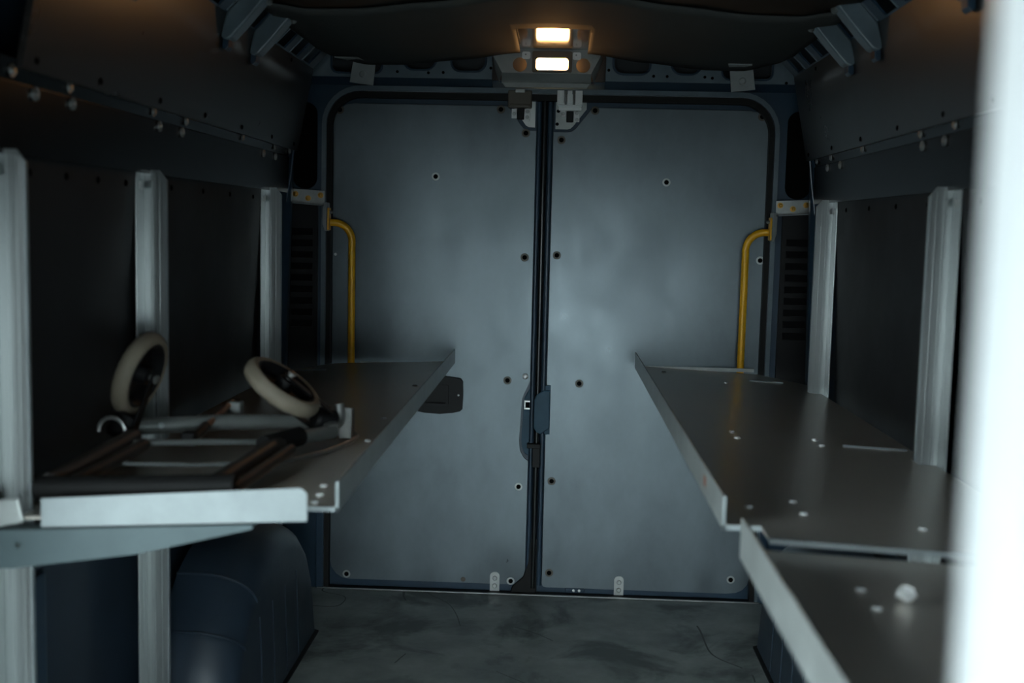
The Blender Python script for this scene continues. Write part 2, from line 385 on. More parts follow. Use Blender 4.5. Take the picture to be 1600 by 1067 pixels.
# ---- rear wall: painted frame around the door opening
ox0, ox1, oz0, oz1 = -.752, .782, -.04, 1.757
inner = rrect(ox0, oz0, ox1, oz1, .11, 8, (.002, .002, .12, .12))
outer = [(XL + .01, -.1), (XR - .01, -.1), (XR - .01, 1.60), (.90, 1.95), (-.86, 1.95), (XL + .01, 1.60)]
RW = struct(MB().prism(outer, [inner], XZ, 3.972, 4.02).build('wall_rear', 'navy', bevel=.003), 'navy painted rear door frame of the van', 'wall')
ringo = rrect(ox0 - .016, oz0 - .0, ox1 + .016, oz1 + .018, .12, 8, (.002, .002, .135, .135))
MB().prism(ringo, [rrect(ox0 - .001, oz0 + .001, ox1 + .001, oz1 + .001, .12, 8, (.002, .002, .12, .12))], XZ, 3.960, 3.973).build('frame_flange', 'steel_blue', RW, bevel=.004)
MB().prism(rrect(ox0 + .001, .002, ox1 - .001, oz1 - .001, .11, 8, (.001, .001, .118, .118)),
           [rrect(ox0 + .017, .0035, ox1 - .017, oz1 - .022, .1, 8, (.001, .001, .10, .10))], XZ, 3.966, 3.996).build('door_seal', 'rubber', RW, bevel=.005)
# header sheet, left and right of the lamp console, with stamped openings
def header(x0, x1, holes, dots):
    h = [rrect(a, b, c, d, r, 5) for a, b, c, d, r in holes]
    o = MB().prism([(x0, 1.795), (x1, 1.795), (x1, 1.93), (x0, 1.93)], h, XZ, 3.900, 3.904).build('header_sheet', 'steel_blue', RW, bevel=.0015)
    MB().hexa([(x0, 3.900, 1.795), (x1, 3.900, 1.795), (x1, 3.904, 1.795), (x0, 3.904, 1.795)],
              [(x0, 3.966, 1.776), (x1, 3.966, 1.776), (x1, 3.971, 1.776), (x0, 3.971, 1.776)]).build('header_return', 'navy', o)
    for a, b, c, d, r in holes:
        MB().prism(rrect(a - .007, b - .007, c + .007, d + .007, r + .006, 5), [rrect(a, b, c, d, r, 5)], XZ, 3.895, 3.9005).build('opening_rim', 'navy', o, bevel=.002)
    for x, z in dots: MB().lathe([(.005, 0), (.005, .002), (.003, .002)], (x, 3.9, z), (0, -1, 0), 10).build('plug', 'hole', o)
    return o
header(-.84, -.18, [(-.72, 1.812, -.555, 1.88, .02), (-.478, 1.825, -.372, 1.90, .035), (-.315, 1.822, -.205, 1.90, .03)],
       [(-.50, 1.815), (-.345, 1.815), (-.185, 1.832), (-.395, 1.813)])
header(.20, .88, [(.228, 1.822, .345, 1.90, .03), (.42, 1.825, .515, 1.90, .035), (.59, 1.812, .75, 1.88, .02)],
       [(.21, 1.832), (.36, 1.815), (.405, 1.815), (.53, 1.815), (.555, 1.812), (.80, 1.80)])
MB().box((-.86, 3.955, 1.80), (.90, 3.971, 1.95)).build('header_back', 'roof_dark', RW)
# lamp console in the middle of the header
hx = .0175
pl = [(-.178, 1.905), (-.178, 1.872), (-.146, 1.814), (.151, 1.814), (.182, 1.874), (.182, 1.905)]
CO = MB().prism(pl, [circ(-.087, 1.842, .0235), circ(.124, 1.842, .0235), rrect(-.045, 1.822, .086, 1.885, .006)], XZ, 3.872, 3.876).build('lamp_console', 'console', RW, bevel=.0012)
MB().hexa([(-.146, 3.872, 1.814), (.151, 3.872, 1.814), (.151, 3.876, 1.814), (-.146, 3.876, 1.814)],
          [(-.150, 3.945, 1.790), (.153, 3.945, 1.790), (.153, 3.949, 1.790), (-.150, 3.949, 1.790)]).build('console_underside', 'console', CO)
MB().prism([(-.150, 1.793), (.153, 1.793), (.140, 1.776), (-.138, 1.776)], [], XZ, 3.938, 3.950).build('console_lip', 'console', CO, bevel=.003)
for s, a, b in ((-1, (-.178, 1.872), (-.146, 1.814)), (1, (.182, 1.874), (.151, 1.814))):
    MB().hexa([(a[0], 3.872, a[1]), (b[0], 3.872, b[1]), (b[0], 3.876, b[1]), (a[0], 3.876, a[1])],
              [(a[0] + s*.01, 3.94, a[1]), (b[0] + s*.012, 3.94, b[1] - .024), (b[0] + s*.012, 3.945, b[1] - .024), (a[0] + s*.01, 3.945, a[1])]).build('console_cheek', 'console', CO)
for x in (-.066, .102):
    MB().prism(rrect(x - .014, 1.860, x + .014, 1.884, .006), [circ(x - .002, 1.875, .003, 8)], XZ, 3.868, 3.8715).build('fixing_tab', 'alu_jamb', CO, bevel=.0008)
for x in (-.087, .124): MB().box((x - .03, 3.905, 1.81), (x + .03, 3.91, 1.88)).build('cavity_plate', 'bezel', CO)
# corner pillars: black recess, louvred cover and edge strip on each side
for sgn in (-1, 1):
    X = lambda d: .02 + sgn * d
    lo = lambda a, b: (min(X(a), X(b)), max(X(a), X(b)))
    a, b = lo(.805, .888); MB().prism(rrect(a, 1.42, b, 1.715, .038, 6), [], XZ, 3.962, 3.974).build('pillar_recess', 'hole', RW, bevel=.004)
    a, b = lo(.800, .905); PC = MB().prism(rrect(a, .30, b, 1.375, .02, 5), [], XZ, 3.955, 3.973).build('pillar_cover', 'black', RW, bevel=.004)
    for k in range(9):
        z = 1.285 - k * .040
        aa, bb = lo(.815, .890); MB().hexa([(aa, 3.956, z), (bb, 3.956, z), (bb, 3.956, z - .026), (aa, 3.956, z - .026)],
             [(aa, 3.956, z), (bb, 3.956, z), (bb, 3.943, z - .024), (aa, 3.943, z - .024)]).build('louvre', 'black', PC)
    m = MB(); m.tube([(X(.862), 3.86, 1.545), (X(.872), 3.86, 1.46), (X(.888), 3.86, 1.36), (X(.896), 3.86, 1.26), (X(.902), 3.86, 1.05)], .0035, 8)
    m.build('edge_strip', 'navy', RW, smooth=True)
    m = MB(); m.hexa([(X(.945), 3.80, 0), (X(.945), 3.97, 0), (X(.845), 3.97, 0), (X(.90), 3.86, 0)],
                     [(X(.945), 3.80, 1.55), (X(.945), 3.97, 1.55), (X(.835), 3.97, 1.70), (X(.866), 3.86, 1.55)])
    m = MB(); m.hexa([(X(.945), 3.79, 0), (X(.945), 3.82, 0), (X(.91), 3.90, 0), (X(.91), 3.87, 0)],
                     [(X(.945), 3.79, 1.56), (X(.945), 3.82, 1.56), (X(.868), 3.90, 1.56), (X(.868), 3.87, 1.56)])
    m.build('pillar_side', 'navy', RW, bevel=.004)
    a, b = lo(.772, .80); MB().box((a, 3.958, 0), (b, 3.974, .36)).build('pillar_foot', 'navy', RW, bevel=.004)

# ---- the two rear doors
def hole_screw(parent, x, z, ring):
    """recessed fixing: dark hole with a pale worn ring, or a bright dome"""
    if ring == 'dome':
        return MB().lathe([(.011, 0), (.011, .002), (.008, .006), (.003, .0075)], (x, 3.9945, z), (0, -1, 0), 14).build('screw', 'chrome', parent, smooth=True)
    MB().lathe([(.0145, 0), (.0140, .0008), (.0075, .0010)], (x, 3.9945, z), (0, -1, 0), 14).build('washer', 'lip' if ring else 'bezel', parent)
    return MB().lathe([(.0085, 0), (.0080, .0022), (.005, .0014)], (x, 3.9945, z), (0, -1, 0), 12).build('screw', 'hole', parent)

D1 = struct(MB().prism(rrect(-.749, -.03, .0012, 1.752, .05, 6, (.02, .015, .02, .105)), [], XZ, 4.003, 4.045).build('door_1', 'navy', bevel=.006, seg=3), 'left rear door with grey lining board and black pull handle', 'door')
pan = [(-.734, .095), (-.729, .068), (-.712, .045), (-.690, .031), (-.665, .027), (-.075, .027), (-.052, .033), (-.038, .047), (-.030, .075),
       (-.029, .478), (-.045, .492), (-.058, .516), (-.062, .548), (-.055, .700), (-.050, .716), (-.029, .765),
       (-.029, 1.636), (-.058, 1.637), (-.072, 1.643), (-.082, 1.653), (-.124, 1.712), (-.135, 1.718), (-.660, 1.718), (-.690, 1.713), (-.714, 1.697), (-.729, 1.672), (-.734, 1.64)]
L1 = MB().prism(pan, [], XZ, 3.995, 4.004).build('lining_board', 'lining', D1, bevel=.0012)
for x, z, r in ((-.375, 1.472, 1), (-.059, 1.199, 0), (-.065, 1.627, 0), (-.153, 1.706, 0), (-.712, 1.694, 0), (-.109, .765, 0), (-.061, .385, 1), (-.081, .040, 1), (-.674, .045, 1)):
    hole_screw(L1, x, z, r)
hole_screw(L1, -.046, .781, 'dome')
MB().lathe([(.006, 0), (.005, .003), (.002, .004)], (-.723, 3.9945, 1.194), (0, -1, 0), 10).build('screw', 'chrome', L1)
MB().lathe([(.009, 0), (.008, .001), (.003, .001)], (-.252, 3.9945, .040), (0, -1, 0), 14).build('dent', 'bezel', L1)
# black pull handle
hp = [(-.432, .650), (-.40, .644), (-.345, .641), (-.30, .646), (-.274, .652), (-.266, .660), (-.264, .709), (-.266, .758), (-.274, .768), (-.30, .772), (-.345, .775), (-.40, .772), (-.432, .766), (-.436, .708)]
H1 = MB().prism(hp, [rrect(-.41, .672, -.315, .745, .006)], XZ, 3.976, 3.9948).build('pull_handle', 'black', D1, bevel=.004, seg=3)
MB().box((-.412, 3.990, .670), (-.313, 3.9946, .747)).build('grip_recess', 'black', H1)
MB().prism(rrect(-.41, .672, -.315, .745, .006), [rrect(-.402, .68, -.323, .737, .005)], XZ, 3.972, 3.978).build('grip_frame', 'black', H1, bevel=.002)
MB().lathe([(.004, 0), (.004, .002), (.002, .003)], (-.280, 3.976, .710), (0, -1, 0), 8).build('screw', 'chrome', H1)
# top latch pocket and latch, left door
MB().prism([(-.034, 1.647), (-.056, 1.648), (-.066, 1.654), (-.108, 1.712), (-.108, 1.735), (-.034, 1.735)], [], XZ, 3.999, 4.0035).build('latch_pocket', 'chrome', D1)
T1 = MB().box((-.128, 3.955, 1.709), (-.046, 3.985, 1.768)).build('latch_cover', 'bezel', D1, bevel=.004)
MB().box((-.122, 3.951, 1.712), (-.052, 3.956, 1.721)).build('cover_lip', 'bezel', T1, bevel=.002)
MB().box((-.104, 3.953, 1.760), (-.070, 3.980, 1.772)).build('cover_tab', 'zinc', T1, bevel=.002)
m = MB(); m.box((-.116, 3.992, 1.676), (-.098, 3.996, 1.709)); m.box((-.073, 3.992, 1.668), (-.052, 3.996, 1.709)); TL = m.build('latch_plate', 'chrome', D1, bevel=.0015)
m = MB(); m.box((-.097, 3.985, 1.672), (-.072, 3.997, 1.712)); m.build('latch_bolt', 'black', TL, bevel=.003)
for x, z in ((-.107, 1.692), (-.061, 1.700), (-.062, 1.681)):
    MB().lathe([(.0065, 0), (.0065, .002), (.004, .003), (.004, .001)], (x, 3.992, z), (0, -1, 0), 12).build('latch_screw', 'zinc', TL)
# side lock in the seam
PK = MB().prism([(-.022, .492), (-.043, .505), (-.053, .53), (-.056, .55), (-.049, .70), (-.043, .714), (-.022, .752)], [], XZ, 3.998, 4.004).build('lock_pocket', 'navy_plate', D1, bevel=.003)
m = MB(); m.box((-.048, 3.990, .664), (-.022, 3.997, .670)); m.box((-.048, 3.990, .690), (-.022, 3.997, .697)); m.box((-.026, 3.990, .672), (-.012, 3.997, .677)); m.box((-.048, 3.992, .670), (-.043, 3.998, .690))
LK = m.build('lock_jaw', 'chrome', D1, bevel=.001)
MB().box((-.043, 3.994, .670), (-.030, 3.998, .690)).build('lock_slot', 'hole', LK)
m = MB(); m.box((-.034, 3.964, .530), (.014, 3.990, .546)); m.box((-.014, 3.966, .462), (.013, 3.990, .531)); m.build('stop_buffer', 'black', D1, bevel=.002)
def foot_plate(parent, x):
    o = MB().prism(rrect(x - .017, .001, x + .017, .072, .014, 5, (.001, .001, .015, .015)), [], XZ, 3.990, 3.9945).build('foot_plate', 'zinc', parent, bevel=.001)
    for z in (.022, .050): MB().lathe([(.009, 0), (.009, .002), (.006, .004), (.004, .004)], (x, 3.990, z), (0, -1, 0), 12).build('screw', 'zinc', o)
foot_plate(D1, -.138)

D2 = struct(MB().prism(rrect(.0014, -.03, .779, 1.752, .05, 6, (.015, .02, .105, .02)), [], XZ, 4.003, 4.045).build('door_2', 'navy', bevel=.006, seg=3), 'right rear door with plain grey lining board', 'door')
pan = [(.030, .035), (.035, .024), (.045, .021), (.69, .021), (.722, .025), (.745, .036), (.761, .056), (.768, .085), (.770, 1.64), (.765, 1.672), (.750, 1.697), (.728, 1.713), (.70, 1.718),
       (.168, 1.718), (.158, 1.712), (.106, 1.645), (.094, 1.636), (.080, 1.633), (.030, 1.633)]
L2 = MB().prism(pan, [], XZ, 3.995, 4.004).build('lining_board', 'lining', D2, bevel=.0012)
for x, z, r in ((.424, 1.469, 1), (.053, 1.209, 0), (.058, 1.606, 0), (.171, 1.708, 0), (.742, 1.698, 0), (.144, .761, 0), (.056, .409, 0), (.056, .075, 0), (.702, .073, 1), (.760 - .004, 1.208, 1)):
    hole_screw(L2, x, z, r)
MB().prism([(.036, 1.643), (.078, 1.643), (.088, 1.646), (.097, 1.654), (.142, 1.712), (.142, 1.735), (.036, 1.735)], [], XZ, 3.999, 4.0035).build('latch_pocket', 'lip', D2)
for x, z in ((.045, 1.704), (.042, 1.66)): MB().lathe([(.006, 0), (.006, .001), (.003, .001)], (x, 3.998, z), (0, -1, 0), 10).build('pocket_hole', 'hole', D2)
m = MB()
for x0, x1 in ((.040, .064), (.075, .091), (.102, .126)): m.box((x0, 3.955, 1.726), (x1, 3.962, 1.770))
m.box((.040, 3.962, 1.722), (.126, 3.966, 1.772)); m.box((.046, 3.985, 1.706), (.124, 3.993, 1.724))
m.hexa([(.04, 3.962, 1.722), (.126, 3.962, 1.722), (.126, 3.966, 1.722), (.04, 3.966, 1.722)], [(.046, 3.985, 1.716), (.124, 3.985, 1.716), (.124, 3.989, 1.716), (.046, 3.989, 1.716)])
T2 = m.build('top_latch', 'chrome', D2, bevel=.0015)
for x in (.069, .097): MB().tube([(x, 3.957, 1.722), (x, 3.955, 1.745), (x, 3.957, 1.768)], .004, 8).build('spring_bar', 'zinc', T2, smooth=True)
m = MB(); m.box((.054, 3.993, 1.685), (.070, 3.997, 1.706)); m.box((.098, 3.993, 1.668), (.118, 3.997, 1.706)); TL = m.build('latch_plate', 'chrome', D2, bevel=.0015)
MB().box((.073, 3.986, 1.666), (.097, 3.998, 1.704)).build('latch_bolt', 'black', TL, bevel=.003)
for x, z in ((.062, 1.695), (.109, 1.698), (.109, 1.675)): MB().lathe([(.0065, 0), (.0065, .002), (.004, .003), (.004, .001)], (x, 3.993, z), (0, -1, 0), 12).build('latch_screw', 'zinc', TL)
MB().prism([(-.012, .60), (.0, .585), (.012, .58), (.043, .60), (.043, .735), (.02, .735), (-.004, .72), (-.012, .70)], [], XZ, 3.976, 3.986).build('strike_plate', 'navy_plate', D2, bevel=.004, seg=3)
MB().box((.022, 3.985, .578), (.044, 3.9945, .752)).build('strike_flange', 'navy_plate', D2, bevel=.001)
foot_plate(D2, .306)
m = MB(); m.box((.115, 3.992, .008), (.185, 4.004, .022)); BD = m.build('bottom_bracket', 'navy', D2, bevel=.003)
for x in (.145, .165): MB().lathe([(.005, 0), (.005, .003), (.002, .004)], (x, 3.992, .014), (0, -1, 0), 10).build('screw', 'chrome', BD)
# door edges and middle seal in the seam
MB().tube([(-.020, 3.994, .04), (-.020, 3.994, .9), (-.020, 3.994, 1.733)], .0085, 12).build('door_edge', 'navy', D1, smooth=True)
MB().tube([(.019, 3.992, .03), (.019, 3.992, .9), (.019, 3.992, 1.733)], .0100, 12).build('door_edge', 'navy', D2, smooth=True)
MB().tube([(-.001, 3.990, .02), (-.001, 3.990, .9), (-.001, 3.990, 1.745)], .0105, 12).build('middle_seal', 'gloss_rubber', D1, smooth=True)
MB().prism([(-.012, .20), (-.020, .11), (-.036, .06), (-.075, .024), (-.085, -.02), (.012, -.02), (.012, .20)], [], XZ, 3.984, 3.9945).build('seal_foot', 'rubber', D1, bevel=.003)

# ================================================================== LAMPS
def lamp(loc, rot, lens, label, grp):
    t = thing('dome_lamp', label, 'lamp', loc, grp); t.rotation_euler = rot
    # local: faces -Y, x wide, z high
    base = MB(); base.prism(rrect(-.066, -.034, .066, .034, .006), [rrect(-.054, -.027, .054, .012, .01)], XZ, -.017, .010)
    def b(mb, n, m, **k):
        o = mb.build(n, m, None, **k); o.parent = t; o.location = (0, 0, 0); return o
    b(base, 'bezel', 'bezel', bevel=.002)
    b(MB().prism(rrect(-.0535, -.0265, .0535, .0115, .01), [], XZ, -.004, .006), 'lens', lens, bevel=.003)
    return t
lamp((.0205, 3.872, 1.8505), (0, 0, 0), 'lens', 'lit warm interior lamp on the metal console above the rear doors', None)

# ================================================================== WHEEL ARCHES
def arch(sgn):
    X = lambda d: .015 + sgn * d
    prof = [(2.575, .0), (2.585, .10), (2.615, .20), (2.655, .285), (2.665, .300), (2.72, .352), (2.775, .395), (2.79, .408), (2.88, .442), (3.00, .462), (3.12, .462), (3.24, .442), (3.36, .400), (3.46, .325), (3.53, .22), (3.57, .11), (3.585, 0)]
    m = MB(); rows = []
    n = 9; cy = 3.07
    for y, z in prof:
        row = [(X(.90), y, z)]
        for k in range(n + 1):       # big rounded inner shoulder
            t = math.pi / 2 * k / n; q = 1 - math.cos(t)
            row.append((X(.705 + .13 * (1 - math.sin(t))), y + (cy - y) * .14 * q, z * (1 - .20 * q)))
        row.append((X(.700), y + (cy - y) * .12, 0)); rows.append(row)
    vs = [p for r in rows for p in r]; w_ = len(rows[0]); fs = []
    for i in range(len(rows) - 1):
        for k in range(w_ - 1): fs.append((i*w_ + k, i*w_ + k + 1, (i+1)*w_ + k + 1, (i+1)*w_ + k))
    t = thing('wheel_arch', 'dark navy moulded wheel arch ' + ('under the shelf carrying the folded frame' if sgn < 0 else 'under the shelves opposite the folded frame'), 'wheel arch', (X(.82), 2.9, 0))
    o = m.add(vs, fs).build('arch_shell', 'arch', t, smooth=True)
    for i, (y, z) in ((4, prof[4]), (7, prof[7])):
        pts = [Vector(p) + Vector((0, -.002, .0015)) for p in rows[i][:-1]]
        MB().tube(pts, .0035, 6).build('moulded_ridge', 'arch', t, smooth=True)
    for y in (2.85, 2.98, 3.12, 3.26):
        pts = [(X(.7035), y, .28), (X(.7015), y + .012, .15), (X(.6995), y + .02, .02)]
        MB().tube(pts, .0025, 6).build('moulded_ridge', 'arch', t, smooth=True)
    MB().prism([(X(.715), .0005), (X(.690), .0005), (X(.690), .006), (X(.715), .012)], [], XZ, 2.64, 3.52).build('floor_seal', 'rubber', t)
    return t
arch(-1); arch(1)

# ================================================================== UPRIGHTS
def upright(sgn, y, label, zb=0):
    X = lambda d: .02 + sgn * d
    t = thing('shelf_upright', label, 'upright', (X(.85), y, zb), 'aluminium uprights along the side walls')
    d0, d1, zt = .828, .884, 1.408
    # web faces the cab, top corner cut on the aisle side
    f = lambda u, v, d: (X(u), d, v)
    MB().prism([(d0, zb), (d0, zt - .022), (d0 + .018, zt), (d1, zt), (d1, zb)], [], f, y, y + .004).build('web', 'alu', t, bevel=.001)
    for d in (d0 + .018, d0 + .034): MB().prism([(d, zb), (d, zt - .01), (d + .0035, zt - .01), (d + .0035, zb)], [], f, y - .002, y).build('rib', 'alu', t)
    MB().prism([(d0, zb), (d0, zt - .022), (d0 + .0035, zt - .020), (d0 + .0035, zb)], [], f, y - .008, y).build('aisle_edge', 'alu_bright', t)
    m = MB(); a, b = sorted((X(d1 - .004), X(d1))); m.box((a, y - .050, zb), (b, y, zt)); F = m.build('wall_flange', 'alu', t, bevel=.001)
    place(SQ[sgn], 'square_bolt', F, (X(d1 - .0045), y - .028, zt - .035))
    return t
SQ = {}
for sg in (-1, 1):
    b = MB(); b.box((0, -.007, -.009), (-sg * .006, .007, .009)); me = bpy.data.meshes.new('square_bolt'); me.from_pydata(b.v, [], b.f); me.materials.append(MT['zinc']); SQ[sg] = me
upright(-1, 1.845, 'pale aluminium upright that carries the grey support arm')
upright(-1, 2.515, 'aluminium wall upright standing behind the two castor wheels')
upright(-1, 3.56, 'aluminium wall upright at the far end of the shelf with castor wheels', .47)
upright(1, 2.50, 'aluminium wall upright beside the middle of the empty shelf')
upright(1, 3.58, 'aluminium wall upright near the yellow rail, at the empty shelf', .47)

# ================================================================== SHELVES
TILT = .045
def shelf(sgn, name, label, xe, y0, y1, zl, lip_y0, lip_h, wall, rear_cut):
    """xe aisle edge, deck falls slightly to the wall"""
    t = thing(name, label, 'shelf', (xe + sgn * .27, (y0 + y1) / 2, zl - .02), None)
    z = lambda x: zl - TILT * abs(x - xe)
    xi = xe + sgn * .003; xc = xe + sgn * .062
    wn = .02 + sgn * .824; cuts = []
    for u in sorted([u for u in ((1.845, 2.515, 3.56) if sgn < 0 else (2.50, 3.58)) if y0 < u < y1], reverse=True):
        cuts += [(wall, u + .008), (wn, u + .008), (wn, u - .054), (wall, u - .054)]
    P = [(xi, lip_y0), (xi, y1), (xe + sgn * .42, y1), (wall, y1 - rear_cut), *cuts, (wall, y0), (xc, y0), (xc, lip_y0)]
    f = lambda u, v, d: (u, v, z(u) + d)
    D = MB().prism(P, [], f, -.004, 0).build('deck', 'deck', t)
    m = MB(); a, b = sorted((xe, xe + sgn * .004)); m.box((a, lip_y0, zl - .008), (b, y1, zl + lip_h)); m.build('lip', 'lip', t, bevel=.001)
    # pale cut end of the folded edge
    m = MB(); a, b = sorted((xe - sgn * .0006, xe + sgn * .0050)); m.box((a, lip_y0 - .002, zl - .009), (b, lip_y0, zl + lip_h)); a, b = sorted((xe, xc)); m.box((a, lip_y0 - .002, zl - .009), (b, lip_y0, zl - .001)); m.build('cut_edge', 'alu_bright', t)
    return t, z, D

SL, zL, DL = shelf(-1, 'metal_shelf', 'long sheet metal shelf with white end flange carrying the folded frame', -.290, 1.785, 3.93, .836, 1.832, .042, -.840, .20)
# end flange facing the cab, bent up from the deck
fl_ = [(-.336, .874), (-.342, .877), (-.765, .846), (-.765, .799), (-.330, .823), (-.330, .868)]
MB().prism(fl_, [], XZ, 1.779, 1.783).build('end_flange', 'alu_bright', SL, bevel=.0012)
MB().prism([(-.842, .842), (-.800, .846), (-.792, .806), (-.842, .795)], [], XZ, 1.776, 1.786).build('corner_plate', 'lip', SL, bevel=.004)
for x, y in ((-.346, 1.985), (-.338, 1.915), (-.336, 1.862), (-.351, 2.716), (-.341, 2.424), (-.35, 3.3)):
    place(RIVET, 'rivet', SL, (x, y, zL(x)))
def slit(t, z, xa, xb, y, h=.004, lo=-.001):
    a, b = sorted((xa, xb)); MB().hexa([(a, y, z(a) + lo), (b, y, z(b) + lo), (b, y + .006, z(b) + lo), (a, y + .006, z(a) + lo)],
             [(a, y, z(a) + h), (b, y, z(b) + h), (b, y + .006, z(b) + h), (a, y + .006, z(a) + h)]).build('slit_edge', 'alu_bright', t)
slit(SL, zL, -.70, -.81, 3.72, .003)
MB().box((-.62, 3.926, zL(-.62) - .002), (-.30, 3.932, zL(-.62) + .006)).build('rear_edge', 'lip', SL)

SRf, zR, DRf = shelf(1, 'metal_shelf', 'empty long sheet metal shelf reaching the right rear door', .332, 1.72, 3.93, .838, 1.792, .046, .880, .20)
for x, y in ((.481, 2.69), (.481, 2.61), (.669, 2.66), (.670, 2.59), (.483, 1.99), (.484, 1.905), (.396, 1.925), (.669, 1.86), (.42, 3.80), (.60, 3.62)):
    place(RIVET, 'rivet', SRf, (x, y, zR(x)))
slit(SRf, zR, .72, .865, 2.60); slit(SRf, zR, .69, .80, 3.72); slit(SRf, zR, .394, .878, 1.7185, .0015, -.007)
MB().box((.36, 3.926, zR(.55) - .002), (.74, 3.932, zR(.55) + .010)).build('rear_edge', 'lip', SRf)
m = MB(); m.box((.3312, 2.00, .850), (.3318, 2.03, .867)); m.build('paint_smear', 'red', SRf)

SRn, zN, DRn = shelf(1, 'metal_shelf', 'shorter sheet metal shelf beside the white jamb, with a white scrap on it', .351, .80, 1.712, .822, .80, .046, .880, .0)
MB().box((.3485, .80, .806), (.3530, 1.714, .870)).build('lip_facing', 'lip', SRn, bevel=.0015)
for x, y in ((.487, 1.545), (.487, 1.465)): place(RIVET, 'rivet', SRn, (x, y, zN(x)))
# crumpled scrap on the near shelf
random.seed(9); vs = []; m = MB()
N = 10
for i in range(N):
    for j in range(6):
        th = 2 * math.pi * i / N; ph = math.pi * j / 5; r = random.uniform(.55, 1.0)
        vs.append((.535 + .017 * r * math.sin(ph) * math.cos(th), 1.50 + .012 * r * math.sin(ph) * math.sin(th), zN(.535) + .013 + .013 * math.cos(ph) * (r if j < 5 else 1)))
fs = [(i*6 + j, ((i+1) % N)*6 + j, ((i+1) % N)*6 + j + 1, i*6 + j + 1) for i in range(N) for j in range(5)]
tag(m.add(vs, fs).build('paper_scrap', 'paper', None, loc=(.535, 1.50, zN(.535))), 'small crumpled white scrap lying on the shorter shelf', 'scrap')

# support arms under the shelves
def arm(sgn, y, label):
    X = lambda d: .02 + sgn * d
    z1 = .795
    t = thing('support_arm', label, 'bracket', (X(.82), y, .73), 'support arms under the shelves')
    f = lambda u, v, d: (X(u), d, v)
    MB().prism([(.878, .725), (.835, .727), (.635, .757), (.44, .806), (.44, .813), (.858, .790), (.878, .790)], [circ(.826, .766, .005, 10)], f, y - .062, y - .058).build('arm_plate', 'arm', t, bevel=.001)
    MB().prism([(.878, .785), (.44, .808), (.44, .812), (.878, .789)], [], f, y - .058, y - .025).build('arm_top', 'arm', t)
    MB().box((min(X(.874), X(.878)), y - .058, .73), (max(X(.874), X(.878)), y - .052, .789)).build('arm_root', 'arm', t)
arm(-1, 1.845, 'grey tapering support arm beneath the white end flange')
arm(-1, 2.50, 'grey support arm in shadow beneath the castor wheels')
arm(1, 2.49, 'grey support arm in shadow beneath the empty long shelf')

# ================================================================== YELLOW GRAB RAILS
def rail(sgn, label):
    X = lambda d: .02 + sgn * d
    t = thing('grab_rail', label, 'grab rail', (X(.76), 3.93, 1.0), None)
    f = lambda u, v, d: (X(u), d, v)
    B = MB().prism([(.885, 1.418), (.772, 1.412), (.772, 1.362), (.885, 1.372)], [], f, 3.935, 3.940).build('bracket_plate', 'zinc', t, bevel=.001)
    m = MB(); m.hexa([f(.885, 1.372, 3.940), f(.772, 1.364, 3.940), f(.772, 1.360, 3.940), f(.885, 1.368, 3.940)],
                     [f(.885, 1.372, 3.890), f(.772, 1.364, 3.890), f(.772, 1.360, 3.890), f(.885, 1.368, 3.890)])
    m.prism([(.776, 1.372), (.752, 1.370), (.752, 1.285), (.768, 1.275), (.776, 1.300)], [], f, 3.925, 3.930)
    m.hexa([f(.755, 1.372, 3.89), f(.755, 1.372, 3.94), f(.755, 1.275, 3.94), f(.755, 1.275, 3.89)], [f(.759, 1.372, 3.89), f(.759, 1.372, 3.94), f(.759, 1.275, 3.94), f(.759, 1.275, 3.89)])
    m.build('bracket_fold', 'clip', t, bevel=.001)
    for d, z in ((.872, 1.400), (.828, 1.386), (.785, 1.397)):
        MB().lathe([(.010, 0), (.010, .003), (.006, .003), (.006, .010), (.003, .012)], (X(d), 3.935, z), (0, -1, 0), 10).build('bolt', 'brass', B)
    # oval foot of the tube, its bolt, and the bent tube
    MB().hexa([f(.748, 1.355, 3.895), f(.748, 1.355, 3.935), f(.748, 1.278, 3.935), f(.748, 1.278, 3.895)], [f(.754, 1.355, 3.895), f(.754, 1.355, 3.935), f(.754, 1.278, 3.935), f(.754, 1.278, 3.895)]).build('tube_foot', 'yellow', t, bevel=.004, seg=3)
    MB().lathe([(.006, 0), (.006, .008), (.004, .010)], (X(.748), 3.915, 1.340), (-sgn, 0, 0), 8).build('bolt', 'zinc', t)
    pts = bend((X(.752), 3.925, 1.305), (X(.677), 3.945, 1.302), (X(.677), 3.955, .62), .062, 10)
    MB().tube(pts, .0125, 14).build('tube', 'yellow', t, smooth=True)
    MB().hexa([f(.70, .655, 3.962), f(.65, .655, 3.962), f(.65, .60, 3.962), f(.70, .60, 3.962)], [f(.76, .655, 3.968), f(.65, .655, 3.968), f(.65, .60, 3.968), f(.76, .60, 3.968)]).build('lower_foot', 'yellow', t, bevel=.002)
rail(-1, 'bent yellow grab rail over the shelf with the folded frame'); rail(1, 'bent yellow grab rail over the empty shelf')

